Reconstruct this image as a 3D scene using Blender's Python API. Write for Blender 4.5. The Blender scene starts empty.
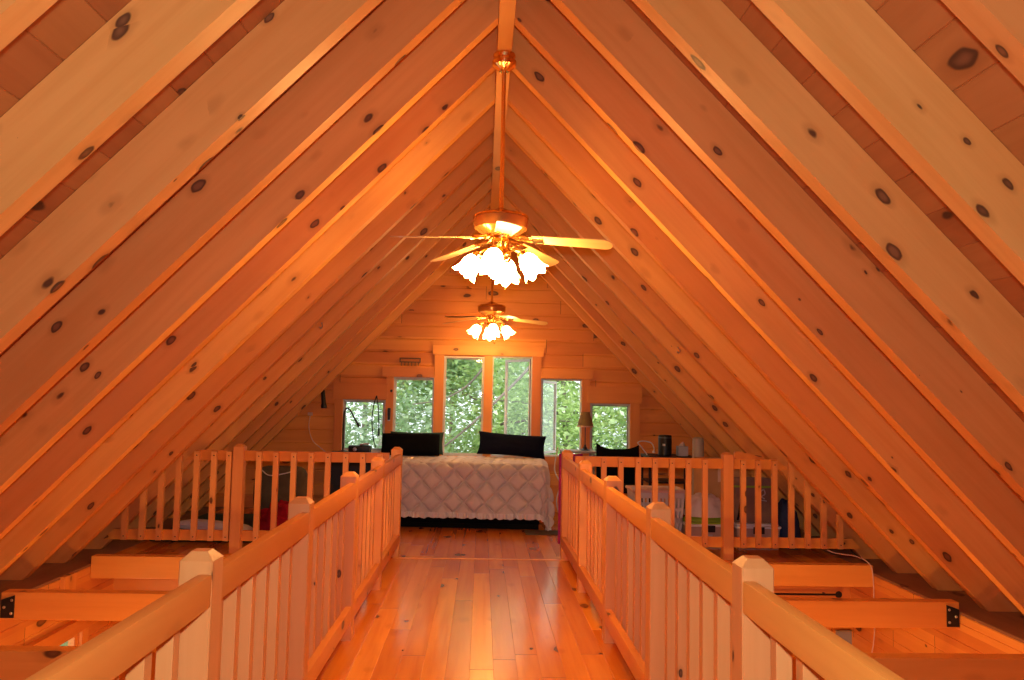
import bpy, bmesh, math, random
from mathutils import Vector, Matrix, noise
R = math.radians
random.seed(7)
S = bpy.context.scene
COL = S.collection
# ------------------------------------------------------------------ view / camera
S.view_settings.view_transform = 'Standard'
S.view_settings.look = 'None'
S.view_settings.gamma = 1
S.view_settings.use_curve_mapping = False
S.view_settings.exposure = 0.22
S.cycles.max_bounces = 9
S.cycles.diffuse_bounces = 5
S.cycles.transparent_max_bounces = 12
S.cycles.sample_clamp_indirect = 6

RG = Vector((0.99914, -0.03774, 0.01976)).normalized()
FW = Vector((0.03627, 0.99648, 0.07563)).normalized()
UP = RG.cross(FW).normalized()
RG = FW.cross(UP).normalized()
cd = bpy.data.cameras.new('camera')
cd.sensor_width = 36
cd.lens = 784.0 / 1024 * 36
cd.clip_start = 0.05
cam = bpy.data.objects.new('camera', cd)
COL.objects.link(cam)
M = Matrix((RG, UP, -FW)).transposed().to_4x4()
M.translation = Vector((-0.0904, 0, 1.4253))
cam.matrix_world = M
S.camera = cam

# ------------------------------------------------------------------ node helpers
def mat(name):
    m = bpy.data.materials.new(name)
    m.use_nodes = True
    nt = m.node_tree
    return m, nt, nt.nodes['Principled BSDF'], nt.nodes['Material Output']

def nd(nt, t, ins=None, **kw):
    n = nt.nodes.new(t)
    for k, v in kw.items():
        setattr(n, k, v)
    for k, v in (ins or {}).items():
        if hasattr(v, 'is_output'):
            nt.links.new(v, n.inputs[k])
        else:
            n.inputs[k].default_value = v
    return n

def mth(nt, op, a, b=None, c=None, clamp=False):
    d = {0: a}
    if b is not None: d[1] = b
    if c is not None: d[2] = c
    n = nd(nt, 'ShaderNodeMath', d, operation=op)
    n.use_clamp = clamp
    return n.outputs[0]

def sstep(nt, v, a, b, lo=0.0, hi=1.0):
    n = nd(nt, 'ShaderNodeMapRange', {0: v, 1: a, 2: b, 3: lo, 4: hi}, interpolation_type='SMOOTHSTEP')
    return n.outputs[0]

def mixc(nt, f, a, b, mode='MIX'):
    n = nd(nt, 'ShaderNodeMix', {0: f}, data_type='RGBA', blend_type=mode)
    for i, v in ((6, a), (7, b)):
        if hasattr(v, 'is_output'): nt.links.new(v, n.inputs[i])
        else: n.inputs[i].default_value = (*v, 1)
    return n.outputs[2]

def pine(name, light, dark, axis='X', rough=0.42, coat=0.0, plank=None, knots=1.0, tone=0.12, across=None, ksize=1.0, spec=0.4):
    """Knotty pine: grain runs along AXIS of the object's own space. plank=(width, length) splits into boards."""
    m, nt, bs, out = mat(name)
    tc = nd(nt, 'ShaderNodeTexCoord')
    sp = nd(nt, 'ShaderNodeSeparateXYZ', {0: tc.outputs['Object']})
    o = [sp.outputs[i] for i in range(3)]
    ai = 'XYZ'.index(axis)
    ci = 'XYZ'.index(across) if across else (ai + 1) % 3
    di = 3 - ai - ci
    a, c, d = o[ai], o[ci], o[di]
    oi = nd(nt, 'ShaderNodeObjectInfo').outputs['Random']
    off = mth(nt, 'MULTIPLY', oi, 53.0)
    tv = oi
    if plank:
        w, L = plank
        pid = mth(nt, 'FLOOR', mth(nt, 'DIVIDE', c, w))
        r1 = nd(nt, 'ShaderNodeTexWhiteNoise', {'W': pid}, noise_dimensions='1D').outputs[0]
        sa = mth(nt, 'ADD', mth(nt, 'DIVIDE', a, L), mth(nt, 'MULTIPLY', r1, 7.0))
        seg = mth(nt, 'FLOOR', sa)
        fr = mth(nt, 'FRACT', sa)
        cv = nd(nt, 'ShaderNodeCombineXYZ', {0: pid, 1: seg})
        tv = nd(nt, 'ShaderNodeTexWhiteNoise', {0: cv.outputs[0]}, noise_dimensions='2D').outputs[0]
        off = mth(nt, 'ADD', mth(nt, 'MULTIPLY', tv, 41.0), mth(nt, 'MULTIPLY', pid, 3.7))
        endgap = mth(nt, 'LESS_THAN', mth(nt, 'MULTIPLY', mth(nt, 'MINIMUM', fr, mth(nt, 'SUBTRACT', 1.0, fr)), L), 0.0022)
    ao = mth(nt, 'ADD', a, off)
    co = mth(nt, 'ADD', c, off)
    # grain
    gv = nd(nt, 'ShaderNodeCombineXYZ', {0: mth(nt, 'MULTIPLY', ao, 0.9), 1: mth(nt, 'MULTIPLY', co, 16.0), 2: mth(nt, 'MULTIPLY', d, 16.0)})
    g = nd(nt, 'ShaderNodeTexNoise', {'Vector': gv.outputs[0], 'Scale': 1.0, 'Detail': 5.0, 'Roughness': 0.6, 'Distortion': 0.35}).outputs[0]
    bv = nd(nt, 'ShaderNodeCombineXYZ', {0: mth(nt, 'MULTIPLY', ao, 0.8), 1: mth(nt, 'MULTIPLY', co, 3.0), 2: mth(nt, 'MULTIPLY', d, 3.0)})
    b = nd(nt, 'ShaderNodeTexNoise', {'Vector': bv.outputs[0], 'Scale': 1.0, 'Detail': 2.0}).outputs[0]
    f = mth(nt, 'ADD', sstep(nt, g, 0.35, 0.7, 0, 0.45), sstep(nt, b, 0.35, 0.75, 0, 0.55))
    col = mixc(nt, f, light, dark)
    # knots
    kv = nd(nt, 'ShaderNodeCombineXYZ', {0: mth(nt, 'MULTIPLY', ao, 3.2 / ksize), 1: mth(nt, 'MULTIPLY', co, 6.0 / ksize), 2: mth(nt, 'MULTIPLY', d, 6.0 / ksize)})
    wob = nd(nt, 'ShaderNodeTexNoise', {'Vector': kv.outputs[0], 'Scale': 3.0, 'Detail': 1.0}).outputs['Color']
    kvw = nd(nt, 'ShaderNodeVectorMath', {0: kv.outputs[0], 1: mixc(nt, 0.12, (0, 0, 0), wob)}, operation='ADD').outputs[0]
    vo = nd(nt, 'ShaderNodeTexVoronoi', {'Vector': kvw, 'Scale': 1.0}, feature='F1')
    cs = nd(nt, 'ShaderNodeSeparateColor', {0: vo.outputs['Color']})
    kr = mth(nt, 'MULTIPLY', mth(nt, 'POWER', sstep(nt, cs.outputs[0], 1.0 - 0.62 * knots, 1.0, 0.0, 1.0), 1.3), 0.27)
    dist = vo.outputs['Distance']
    rel = mth(nt, 'DIVIDE', dist, mth(nt, 'MAXIMUM', kr, 0.001))
    core = sstep(nt, rel, 1.0, 0.78)
    halo = sstep(nt, rel, 1.9, 0.9, 0.0, 0.35)
    ring = sstep(nt, rel, 0.35, 0.75, 0.25, 1.0)
    dk = tuple(x * k for x, k in zip(dark, (0.62, 0.55, 0.5)))
    col = mixc(nt, halo, col, dk)
    col = mixc(nt, mth(nt, 'MULTIPLY', core, 0.9), col, mixc(nt, ring, (0.24, 0.085, 0.03), (0.055, 0.016, 0.006)))
    tf = mth(nt, 'ADD', mth(nt, 'MULTIPLY', tv, 2 * tone), 1.0 - tone)
    tcv = nd(nt, 'ShaderNodeCombineXYZ', {0: tf, 1: mth(nt, 'MULTIPLY', tf, tf), 2: mth(nt, 'MULTIPLY', tf, tf)})
    col = mixc(nt, 1.0, col, tcv.outputs[0], 'MULTIPLY')
    if plank:
        col = mixc(nt, endgap, col, (0.05, 0.02, 0.008))
    nt.links.new(col, bs.inputs['Base Color'])
    bs.inputs['Roughness'].default_value = rough
    bs.inputs['Specular IOR Level'].default_value = spec
    bs.inputs['Coat Weight'].default_value = coat
    bs.inputs['Coat Roughness'].default_value = 0.12
    return m

def plain(name, col, rough=0.5, metal=0.0, emit=0.0, ecol=None, bump=0.0, bscale=120, var=0.0, sheen=0.0, **kw):
    m, nt, bs, out = mat(name)
    bs.inputs['Base Color'].default_value = (*col, 1)
    bs.inputs['Roughness'].default_value = rough
    bs.inputs['Metallic'].default_value = metal
    bs.inputs['Sheen Weight'].default_value = sheen
    if rough > 0.93: bs.inputs['Specular IOR Level'].default_value = 0.08
    if emit:
        bs.inputs['Emission Color'].default_value = (*(ecol or col), 1)
        bs.inputs['Emission Strength'].default_value = emit
    if var or bump:
        tc = nd(nt, 'ShaderNodeTexCoord')
        n = nd(nt, 'ShaderNodeTexNoise', {'Vector': tc.outputs['Object'], 'Scale': bscale, 'Detail': 3.0})
        if var:
            n2 = nd(nt, 'ShaderNodeTexNoise', {'Vector': tc.outputs['Object'], 'Scale': 6.0, 'Detail': 3.0})
            f = sstep(nt, n2.outputs[0], 0.3, 0.7)
            nt.links.new(mixc(nt, f, tuple(c * (1 - var) for c in col), tuple(min(1, c * (1 + var)) for c in col)), bs.inputs['Base Color'])
        if bump:
            bn = nd(nt, 'ShaderNodeBump', {'Strength': bump, 'Distance': 0.004, 'Height': n.outputs[0]})
            nt.links.new(bn.outputs[0], bs.inputs['Normal'])
    return m

LT, DK = (0.76, 0.325, 0.076), (0.65, 0.245, 0.046)
M_RAFTER = pine('rafter pine', LT, DK, 'X', across='Y', rough=0.5, ksize=0.60)
M_DECK = pine('roof board pine', (0.54, 0.195, 0.045), (0.44, 0.145, 0.03), 'Y', across='X', plank=(0.1845, 3.1), tone=0.07, rough=0.5)
M_SIDING = pine('log siding pine', (0.73, 0.279, 0.0528), (0.64, 0.216, 0.0363), 'X', across='Z', plank=(0.17, 3.3), tone=0.10, rough=0.5)
M_SIDE_Y = pine('lower siding pine', (0.73, 0.279, 0.0528), (0.64, 0.216, 0.0363), 'Y', across='Z', plank=(0.13, 3.3), tone=0.10, rough=0.5)
M_FLOOR = pine('varnished floor pine', (0.78, 0.265, 0.026), (0.58, 0.145, 0.012), 'Y', across='X', plank=(0.125, 2.3), tone=0.20, rough=0.25, coat=0.45, ksize=0.8, spec=0.5)
M_RAILX = pine('rail pine x', (0.79, 0.306, 0.0528), (0.71, 0.243, 0.0363), 'X', rough=0.4, ksize=0.7, knots=0.7)
M_RAILY = pine('rail pine y', (0.79, 0.306, 0.0528), (0.71, 0.243, 0.0363), 'Y', rough=0.4, ksize=0.7, knots=0.8)
M_POST = pine('post pine', (0.79, 0.345, 0.098), (0.71, 0.28, 0.066), 'Z', rough=0.45, ksize=0.65, knots=0.6, tone=0.06)
M_BAL = pine('baluster pine', (0.79, 0.345, 0.098), (0.71, 0.28, 0.066), 'Z', rough=0.45, ksize=0.5, knots=0.55, tone=0.07)
M_TRIM = pine('trim pine x', (0.76, 0.297, 0.0594), (0.67, 0.239, 0.0396), 'X', across='Z', rough=0.45, ksize=0.9, knots=0.6)
M_TRIMZ = pine('trim pine z', (0.76, 0.297, 0.0594), (0.67, 0.239, 0.0396), 'Z', rough=0.45, ksize=0.9, knots=0.6)
M_BEAM = pine('beam pine', (0.76, 0.297, 0.0528), (0.66, 0.23, 0.0363), 'X', rough=0.42)
M_RIDGE = pine('ridge pine', (0.72, 0.31, 0.0666), (0.62, 0.235, 0.0444), 'Y', rough=0.45)
M_PLATE = pine('weathered plate', (0.30, 0.15, 0.07), (0.22, 0.10, 0.04), 'Y', rough=0.7)
M_BLADE = pine('fan blade oak', (0.70, 0.42, 0.17), (0.55, 0.28, 0.09), 'X', rough=0.35, knots=0.0, tone=0.0)
M_BRASS = plain('polished brass', (0.90, 0.58, 0.20), 0.18, 1.0)
M_HOUSE = plain('amber motor housing', (0.62, 0.25, 0.06), 0.15, 0.6)
M_BLACK = plain('black metal', (0.012, 0.012, 0.013), 0.45, 0.3)
M_STEEL = plain('steel', (0.55, 0.55, 0.55), 0.3, 1.0)
M_WHITEP = plain('white plastic', (0.75, 0.75, 0.73), 0.35)
M_VINYL = plain('white window vinyl', (0.62, 0.60, 0.55), 0.4)
M_SCREEN = plain('dark sash edge', (0.10, 0.085, 0.07), 0.5)
M_GREY = plain('grey plastic', (0.30, 0.29, 0.27), 0.5)
M_NAVY = plain('navy pillow cotton', (0.004, 0.006, 0.018), 0.95, bump=0.5, bscale=60)
M_BLKCLOTH = plain('black cotton', (0.004, 0.0045, 0.006), 0.95, bump=0.4, bscale=80)
M_DKGREEN = plain('dark green cotton', (0.02, 0.06, 0.045), 0.9, bump=0.4)
M_RED = plain('red fleece', (0.36, 0.012, 0.02), 0.95, bump=0.6, bscale=70, var=0.2)
M_MAGENTA = plain('magenta cloth', (0.40, 0.015, 0.12), 0.85, bump=0.4)
M_LINEN = plain('pale linen', (0.62, 0.58, 0.53), 0.85, bump=0.4, bscale=50)
M_LINEN2 = plain('cream linen', (0.68, 0.50, 0.38), 0.85, bump=0.4, bscale=50)
M_OLIVE = plain('olive canvas', (0.10, 0.075, 0.04), 0.9, bump=0.5, var=0.2)
M_LIME = plain('lime green cloth', (0.25, 0.42, 0.03), 0.7)
M_BROWNBAG = plain('brown tote cloth', (0.24, 0.14, 0.09), 0.85, bump=0.4, var=0.15)
M_BLUE = plain('dark blue cloth', (0.015, 0.035, 0.09), 0.8, bump=0.4)
M_CARD = plain('cardboard', (0.48, 0.25, 0.11), 0.85, var=0.08)
M_BIN = plain('clear storage plastic', (0.42, 0.30, 0.24), 0.3)
M_TOWER = plain('taupe plastic', (0.40, 0.34, 0.27), 0.45)
M_SLATE = plain('slate grey plastic', (0.10, 0.115, 0.13), 0.35)
M_SHADE = plain('olive lamp shade', (0.22, 0.16, 0.06), 0.8, bump=0.3)
M_TISSUE = plain('grey tissue carton', (0.42, 0.42, 0.44), 0.6, var=0.1)

def quilt_mat():
    m, nt, bs, out = mat('quilted taupe satin')
    tc = nd(nt, 'ShaderNodeTexCoord')
    n = nd(nt, 'ShaderNodeTexNoise', {'Vector': tc.outputs['Object'], 'Scale': 28.0, 'Detail': 4.0})
    nt.links.new(mixc(nt, n.outputs[0], (0.54, 0.505, 0.51), (0.62, 0.585, 0.59)), bs.inputs['Base Color'])
    b = nd(nt, 'ShaderNodeBump', {'Strength': 0.35, 'Distance': 0.01, 'Height': n.outputs[0]})
    nt.links.new(b.outputs[0], bs.inputs['Normal'])
    bs.inputs['Roughness'].default_value = 0.55
    bs.inputs['Sheen Weight'].default_value = 0.2
    return m
M_QUILT = quilt_mat()

def glass_mat():
    m, nt, bs, out = mat('window glass')
    nt.nodes.remove(bs)
    t = nd(nt, 'ShaderNodeBsdfTransparent', {0: (0.93, 0.96, 0.95, 1)})
    g = nd(nt, 'ShaderNodeBsdfGlossy', {0: (1, 1, 1, 1), 1: 0.02})
    lw = nd(nt, 'ShaderNodeLayerWeight', {0: 0.5}).outputs['Facing']
    fr = nd(nt, 'ShaderNodeMapRange', {0: mth(nt, 'POWER', lw, 5.0), 1: 0.0, 2: 1.0, 3: 0.035, 4: 0.7})
    x = nd(nt, 'ShaderNodeMixShader', {0: fr.outputs[0], 1: t.outputs[0], 2: g.outputs[0]})
    nt.links.new(x.outputs[0], out.inputs[0])
    return m
M_GLASS = glass_mat()

def leaf_mat(name, c1, c2):
    m, nt, bs, out = mat(name)
    tc = nd(nt, 'ShaderNodeTexCoord')
    n = nd(nt, 'ShaderNodeTexNoise', {'Vector': tc.outputs['Object'], 'Scale': 2.2, 'Detail': 5.0, 'Roughness': 0.7})
    col = mixc(nt, sstep(nt, n.outputs[0], 0.35, 0.65), c1, c2)
    d = nd(nt, 'ShaderNodeBsdfDiffuse', {0: col})
    t = nd(nt, 'ShaderNodeBsdfTranslucent', {0: col})
    g = nd(nt, 'ShaderNodeBsdfGlossy', {0: (0.9, 0.95, 1, 1), 1: 0.35})
    x = nd(nt, 'ShaderNodeMixShader', {0: 0.5, 1: d.outputs[0], 2: t.outputs[0]})
    y = nd(nt, 'ShaderNodeMixShader', {0: 0.08, 1: x.outputs[0], 2: g.outputs[0]})
    nt.links.new(y.outputs[0], out.inputs[0])
    return m
M_LEAF = [leaf_mat('maple leaves', (0.30, 0.46, 0.13), (0.55, 0.72, 0.28)), leaf_mat('birch leaves', (0.27, 0.42, 0.20), (0.48, 0.62, 0.36)), leaf_mat('hemlock needles', (0.22, 0.34, 0.20), (0.38, 0.50, 0.32))]
M_BARK = plain('grey bark', (0.20, 0.17, 0.14), 0.9, bump=0.6, bscale=20, var=0.3)
M_PALEBARK = plain('pale birch bark', (0.55, 0.52, 0.46), 0.85, bump=0.4, bscale=20, var=0.3)
M_GROUND = plain('forest floor', (0.10, 0.13, 0.05), 0.95, var=0.4)

def lit_shade_mat(LAMP):
    m, nt, bs, out = mat('lit frosted glass')
    bs.inputs['Base Color'].default_value = (0.95, 0.9, 0.8, 1)
    bs.inputs['Roughness'].default_value = 0.3
    bs.inputs['Emission Color'].default_value = (1.0, 0.56, 0.17, 1)
    bs.inputs['Emission Strength'].default_value = LAMP
    return m
M_LIT = lit_shade_mat(88.0)
M_LIT2 = lit_shade_mat(31.0)   # dimmer bulbs in the second fan

# ------------------------------------------------------------------ mesh helpers
class MB:
    def __init__(s): s.v = []; s.f = []
    def add(s, vs, fs, mx=None):
        o = len(s.v)
        for p in vs:
            p = Vector(p)
            if mx is not None: p = mx @ p
            s.v.append(tuple(p))
        s.f += [tuple(o + i for i in f) for f in fs]
        return s
    def box(s, a, b, ch=0.0, mx=None):
        x0, y0, z0 = a; x1, y1, z1 = b
        if ch <= 0:
            vs = [(x, y, z) for x in (x0, x1) for y in (y0, y1) for z in (z0, z1)]
            return s.add(vs, [(0, 1, 3, 2), (4, 6, 7, 5), (0, 4, 5, 1), (2, 3, 7, 6), (0, 2, 6, 4), (1, 5, 7, 3)], mx)
        bm = bmesh.new()
        vs = [bm.verts.new((x, y, z)) for x in (x0, x1) for y in (y0, y1) for z in (z0, z1)]
        for f in [(0, 1, 3, 2), (4, 6, 7, 5), (0, 4, 5, 1), (2, 3, 7, 6), (0, 2, 6, 4), (1, 5, 7, 3)]:
            bm.faces.new([vs[i] for i in f])
        bmesh.ops.bevel(bm, geom=list(bm.edges), offset=ch, segments=2, affect='EDGES', profile=0.6)
        bm.verts.index_update()
        s.add([v.co for v in bm.verts], [tuple(v.index for v in f.verts) for f in bm.faces], mx)
        bm.free()
        return s
    def prism(s, prof, y0, y1, mx=None):
        """closed polygon prof [(x, z)] extruded along y"""
        n = len(prof)
        vs = [(x, y0, z) for x, z in prof] + [(x, y1, z) for x, z in prof]
        fs = [tuple(range(n)), tuple(range(2 * n - 1, n - 1, -1))] + [(i, i + n, (i + 1) % n + n, (i + 1) % n) for i in range(n)]
        return s.add(vs, fs, mx)
    def lathe(s, prof, n=32, mx=None, closed=False):
        vs = []; fs = []
        for r, z in prof:
            for i in range(n):
                t = 2 * math.pi * i / n
                vs.append((r * math.cos(t), r * math.sin(t), z))
        k = len(prof)
        for j in range(k - 1):
            for i in range(n):
                i2 = (i + 1) % n
                fs.append((j * n + i, j * n + i2, (j + 1) * n + i2, (j + 1) * n + i))
        if prof[0][0] > 1e-4: fs.append(tuple(range(n - 1, -1, -1)))
        if prof[-1][0] > 1e-4 and not closed: fs.append(tuple((k - 1) * n + i for i in range(n)))
        return s.add(vs, fs, mx)
    def tube(s, pts, r, n=8, mx=None):
        pts = [Vector(p) for p in pts]
        rs = r if isinstance(r, (list, tuple)) else [r] * len(pts)
        vs = []; fs = []
        u = None
        for i, p in enumerate(pts):
            d = (pts[min(i + 1, len(pts) - 1)] - pts[max(i - 1, 0)]).normalized()
            if u is None:
                u = d.orthogonal().normalized()
            u = (u - d * u.dot(d))
            u = u.normalized() if u.length > 1e-6 else d.orthogonal().normalized()
            w = d.cross(u)
            for k in range(n):
                t = 2 * math.pi * k / n
                vs.append(p + (u * math.cos(t) + w * math.sin(t)) * rs[i])
        for i in range(len(pts) - 1):
            for k in range(n):
                k2 = (k + 1) % n
                fs.append((i * n + k, i * n + k2, (i + 1) * n + k2, (i + 1) * n + k))
        fs.append(tuple(range(n - 1, -1, -1)))
        fs.append(tuple((len(pts) - 1) * n + k for k in range(n)))
        return s.add(vs, fs, mx)
    def grid(s, fn, nu, nv, mx=None, wrap=False):
        vs = [fn(i / nu, j / nv) for j in range(nv + 1) for i in range(nu + 1)]
        fs = [(j * (nu + 1) + i, j * (nu + 1) + i + 1, (j + 1) * (nu + 1) + i + 1, (j + 1) * (nu + 1) + i) for j in range(nv) for i in range(nu)]
        return s.add(vs, fs, mx)
    def build(s, name, m, parent=None, smooth=False, loc=None, rot=None, angle=35):
        me = bpy.data.meshes.new(name)
        me.from_pydata(s.v, [], s.f)
        me.validate()
        bm = bmesh.new(); bm.from_mesh(me)
        bmesh.ops.recalc_face_normals(bm, faces=bm.faces)
        bm.to_mesh(me); bm.free()
        me.materials.append(m)
        if smooth:
            me.polygons.foreach_set('use_smooth', [True] * len(me.polygons))
            try: me.set_sharp_from_angle(angle=R(angle))
            except Exception: pass
        o = bpy.data.objects.new(name, me)
        COL.objects.link(o)
        if parent: o.parent = parent
        if loc: o.location = loc
        if rot: o.rotation_euler = rot
        return o

def tag(o, label, cat, group=None):
    o['label'] = label; o['category'] = cat
    if group: o['group'] = group
    return o
def thing(name, label, cat, loc=(0, 0, 0), rz=0, group=None):
    o = bpy.data.objects.new(name, None)
    COL.objects.link(o)
    o.location = loc; o.rotation_euler = (0, 0, rz)
    o.empty_display_size = 0.1
    return tag(o, label, cat, group)
def struct(o):
    o['kind'] = 'structure'; return o
def dup(o, parent=None, loc=None):
    c = o.copy(); COL.objects.link(c)
    if parent: c.parent = parent
    if loc: c.location = loc
    for ch in list(o.children): dup(ch, c)
    return c
def bez(pts, n=12):
    """Catmull-Rom through pts"""
    P = [Vector(p) for p in pts]; out = []
    for i in range(len(P) - 1):
        a = P[max(i - 1, 0)]; b = P[i]; c = P[i + 1]; d = P[min(i + 2, len(P) - 1)]
        for k in range(n):
            t = k / n
            out.append(0.5 * ((2 * b) + (c - a) * t + (2 * a - 5 * b + 4 * c - d) * t * t + (3 * b - a - 3 * c + d) * t ** 3))
    out.append(P[-1]); return out

# ------------------------------------------------------------------ dimensions
HB, SL = 3.640, 1.0364            # rafter underside at the ridge, slope
TH = math.atan(SL); CO, SI = math.cos(TH), math.sin(TH)
DEP = 0.233                        # rafter depth
RS, R0, RW = 0.6096, 1.958, 0.09   # spacing, back face of rafter 0, width
YW = 10.16                         # window wall
YB = -2.6                          # wall behind the camera
XW = 3.30                          # inner face of the eave walls
FL, FR = -0.905, 0.765             # edges of the walkway deck
YE = 7.12                          # edge of the loft floor
ZL = -2.55                         # lower floor
PT = 0.0                         # plate top

# ------------------------------------------------------------------ shell
L_SLOPE = 3.95 / CO
for side, sg in (('left', -1), ('right', 1)):
    mb = MB(); w = 0.1845; n = int(L_SLOPE / w) + 1
    for i in range(-2, n):
        a, b = max(i * w, -DEP * SL), (i + 1) * w
        mb.prism([(a + 0.004, 0), (a, 0.004), (a, 0.028), (b, 0.028), (b, 0.004), (b - 0.004, 0)], YB - 0.1, YW + 0.25)
    o = mb.build('ceiling_' + side, M_DECK)
    # local x runs down the slope, local z is the outward normal
    if sg > 0: xd, zd = Vector((CO, 0, -SI)), Vector((SI, 0, CO))
    else: xd, zd = Vector((-CO, 0, -SI)), Vector((-SI, 0, CO))
    yd = zd.cross(xd)
    mx = Matrix((xd, yd, zd)).transposed().to_4x4()
    mx.translation = Vector((0, 0, HB)) + zd * DEP - xd * (-DEP * SI / CO * 0)
    if sg < 0:                      # y is flipped on this side: shift so that the boards cover the same range
        mx.translation += Vector((0, YB + YW + 0.15, 0))
    o.matrix_world = mx
    struct(o)

# floor: walkway + loft
def boards_floor(name, rects):
    mb = MB()
    for x0, x1, y0, y1 in rects:
        w = 0.125
        i = math.floor(x0 / w)
        while i * w < x1 - 1e-6:
            a, b = max(i * w, x0), min((i + 1) * w, x1)
            if b - a > 0.004:
                c = min(0.0015, (b - a) / 4)
                mb.prism([(a, -0.028), (a, -c), (a + c, 0), (b - c, 0), (b, -c), (b, -0.028)], y0, y1)
            i += 1
    return struct(mb.build(name, M_FLOOR))
boards_floor('floor_walkway', [(FL, FR, YB, YE)])
boards_floor('floor_loft', [(-XW, XW, YE + 0.004, YW)])
boards_floor('floor_rear_loft', [(-XW, FL - 0.004, YB, 0.15), (FR + 0.004, XW, YB, 0.15)])
mb = MB(); mb.box((-0.16, 0, 0), (0.16, 0.012, 0.003)); 
o = MB().box((FL + 0.05, YE - 0.015, 0.0), (FR - 0.05, YE + 0.025, 0.004), 0.0015).build('trim_1', M_RAILX); struct(o)
# walkway carriage: side joists and soffit
struct(MB().box((FL, YB, -0.24), (FL + 0.04, YE, -0.029)).build('trim_2', M_RAILY))
struct(MB().box((FR - 0.04, YB, -0.24), (FR, YE, -0.029)).build('trim_3', M_RAILY))
struct(MB().box((FL + 0.041, YB, -0.06), (FR - 0.041, YE, -0.03)).build('trim_4', M_RIDGE))
# lower storey
struct(MB().box((-3.6, YB, ZL - 0.1), (3.6, YW, ZL)).build('floor_lower', M_FLOOR))
def siding_y(name, x, sg, zr, mt, h=0.13, y0=YB, y1=YE + 0.13, holes=()):
    mb = MB(); z = zr[0]; c = 0.006
    while z < zr[1] - 0.02:
        z2 = min(z + h, zr[1])
        segs = [(y0, y1)]
        for (ya, yb, za, zb) in holes:
            if z2 > za + 0.01 and z < zb - 0.01:
                segs = [s for a, b in segs for s in ((a, min(b, ya)), (max(a, yb), b)) if s[1] - s[0] > 0.01]
        for a, b in segs:
            mb.prism([(x, z + c), (x + sg * c, z), (x + sg * 0.06, z), (x + sg * 0.06, z2), (x + sg * c, z2), (x, z2 - c)], a, b)
        z = z2
    return struct(mb.build(name, mt))
LWIN = (5.5, 6.62, -1.6, -0.49)
siding_y('wall_left', -XW, -1, (ZL, PT - 0.022), M_SIDE_Y, holes=[LWIN])
siding_y('wall_right', XW, 1, (ZL, PT - 0.022), M_SIDE_Y)
def courses(name, y, sg, zr, h, xlim, holes, mt, thick=0.07):
    """horizontal log siding in the plane y facing -sg; xlim(z0, z1) -> (xa, xb); holes (x0, x1, z0, z1)"""
    mb = MB(); z = zr[0]; c = 0.010
    brk = sorted(set([hh[2] for hh in holes] + [hh[3] for hh in holes]))
    while z < zr[1] - 1e-6:
        z2 = min(z + h, zr[1])
        cuts = [z] + [b for b in brk if z + 0.002 < b < z2 - 0.002] + [z2]
        for za, zb in zip(cuts, cuts[1:]):
            lo = c if za == z else 0; hi = c if zb == z2 else 0
            xa, xb = xlim(za, zb)
            segs = [(xa, xb)]
            for (h0, h1, k0, k1) in holes:
                if zb > k0 + 1e-4 and za < k1 - 1e-4:
                    segs = [s for a, b in segs for s in ((a, min(b, h0)), (max(a, h1), b)) if s[1] - s[0] > 0.005]
            for a, b in segs:
                prof = [(y, za + lo), (y + sg * lo * 0.8, za), (y + sg * thick, za), (y + sg * thick, zb), (y + sg * hi * 0.8, zb), (y, zb - hi)]
                n = len(prof)
                vs = [(a, p, q) for p, q in prof] + [(b, p, q) for p, q in prof]
                fs = [tuple(range(n)), tuple(range(2 * n - 1, n - 1, -1))] + [(i, i + n, (i + 1) % n + n, (i + 1) % n) for i in range(n)]
                mb.add(vs, fs)
        z = z2
    return struct(mb.build(name, mt))

def gable(za, zb):
    x = min((HB + DEP / CO + 0.03 - za) / SL, 3.6)
    return (-x, x)
#       x0      x1      z0     z1
WIN = [(-1.875, -1.330, 0.730, 1.385), (-1.236, -0.700, 0.730, 1.685), (-0.598, -0.066, 0.690, 1.968),
       (0.028, 0.556, 0.690, 1.980), (0.668, 1.205, 0.700, 1.702), (1.312, 1.835, 0.700, 1.395)]
courses('wall_back', YW, 1, (-0.03, 3.98), 0.17, gable, WIN, M_SIDING)
courses('wall_front', YB, -1, (-0.03, 3.98), 0.17, gable, [], M_SIDING)
courses('wall_lower_back', YE + 0.06, 1, (ZL, -0.20), 0.13, lambda a, b: (-XW, XW), [], M_SIDING)
struct(MB().box((-XW + 0.001, YE + 0.002, -0.20), (XW - 0.001, YE + 0.10, -0.03)).build('trim_5', M_BEAM))
courses('wall_lower_front', YB, -1, (ZL, -0.03), 0.13, lambda a, b: (-XW, XW), [], M_SIDING)

# wall plates the rafters stand on
for i, sg in ((6, -1), (7, 1)):
    a, b = sorted((sg * XW, sg * 3.80))
    struct(MB().box((a, YB, PT - 0.021), (b, YW, PT), 0.004).build('trim_%d' % i, M_PLATE))

# ------------------------------------------------------------------ ridge beam and rafters
ORD = ['first', 'second', 'third', 'fourth', 'fifth', 'sixth', 'seventh', 'eighth', 'ninth', 'tenth', 'eleventh', 'twelfth', 'thirteenth', 'fourteenth', 'fifteenth', 'sixteenth']
o = MB().box((-0.045, YB, 3.572), (0.045, YW, 3.96), 0.004).build('ridge_beam', M_RIDGE)
tag(o, 'long pine ridge beam at the roof peak, fans hanging from its underside', 'beam'); o['kind'] = 'thing'

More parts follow.
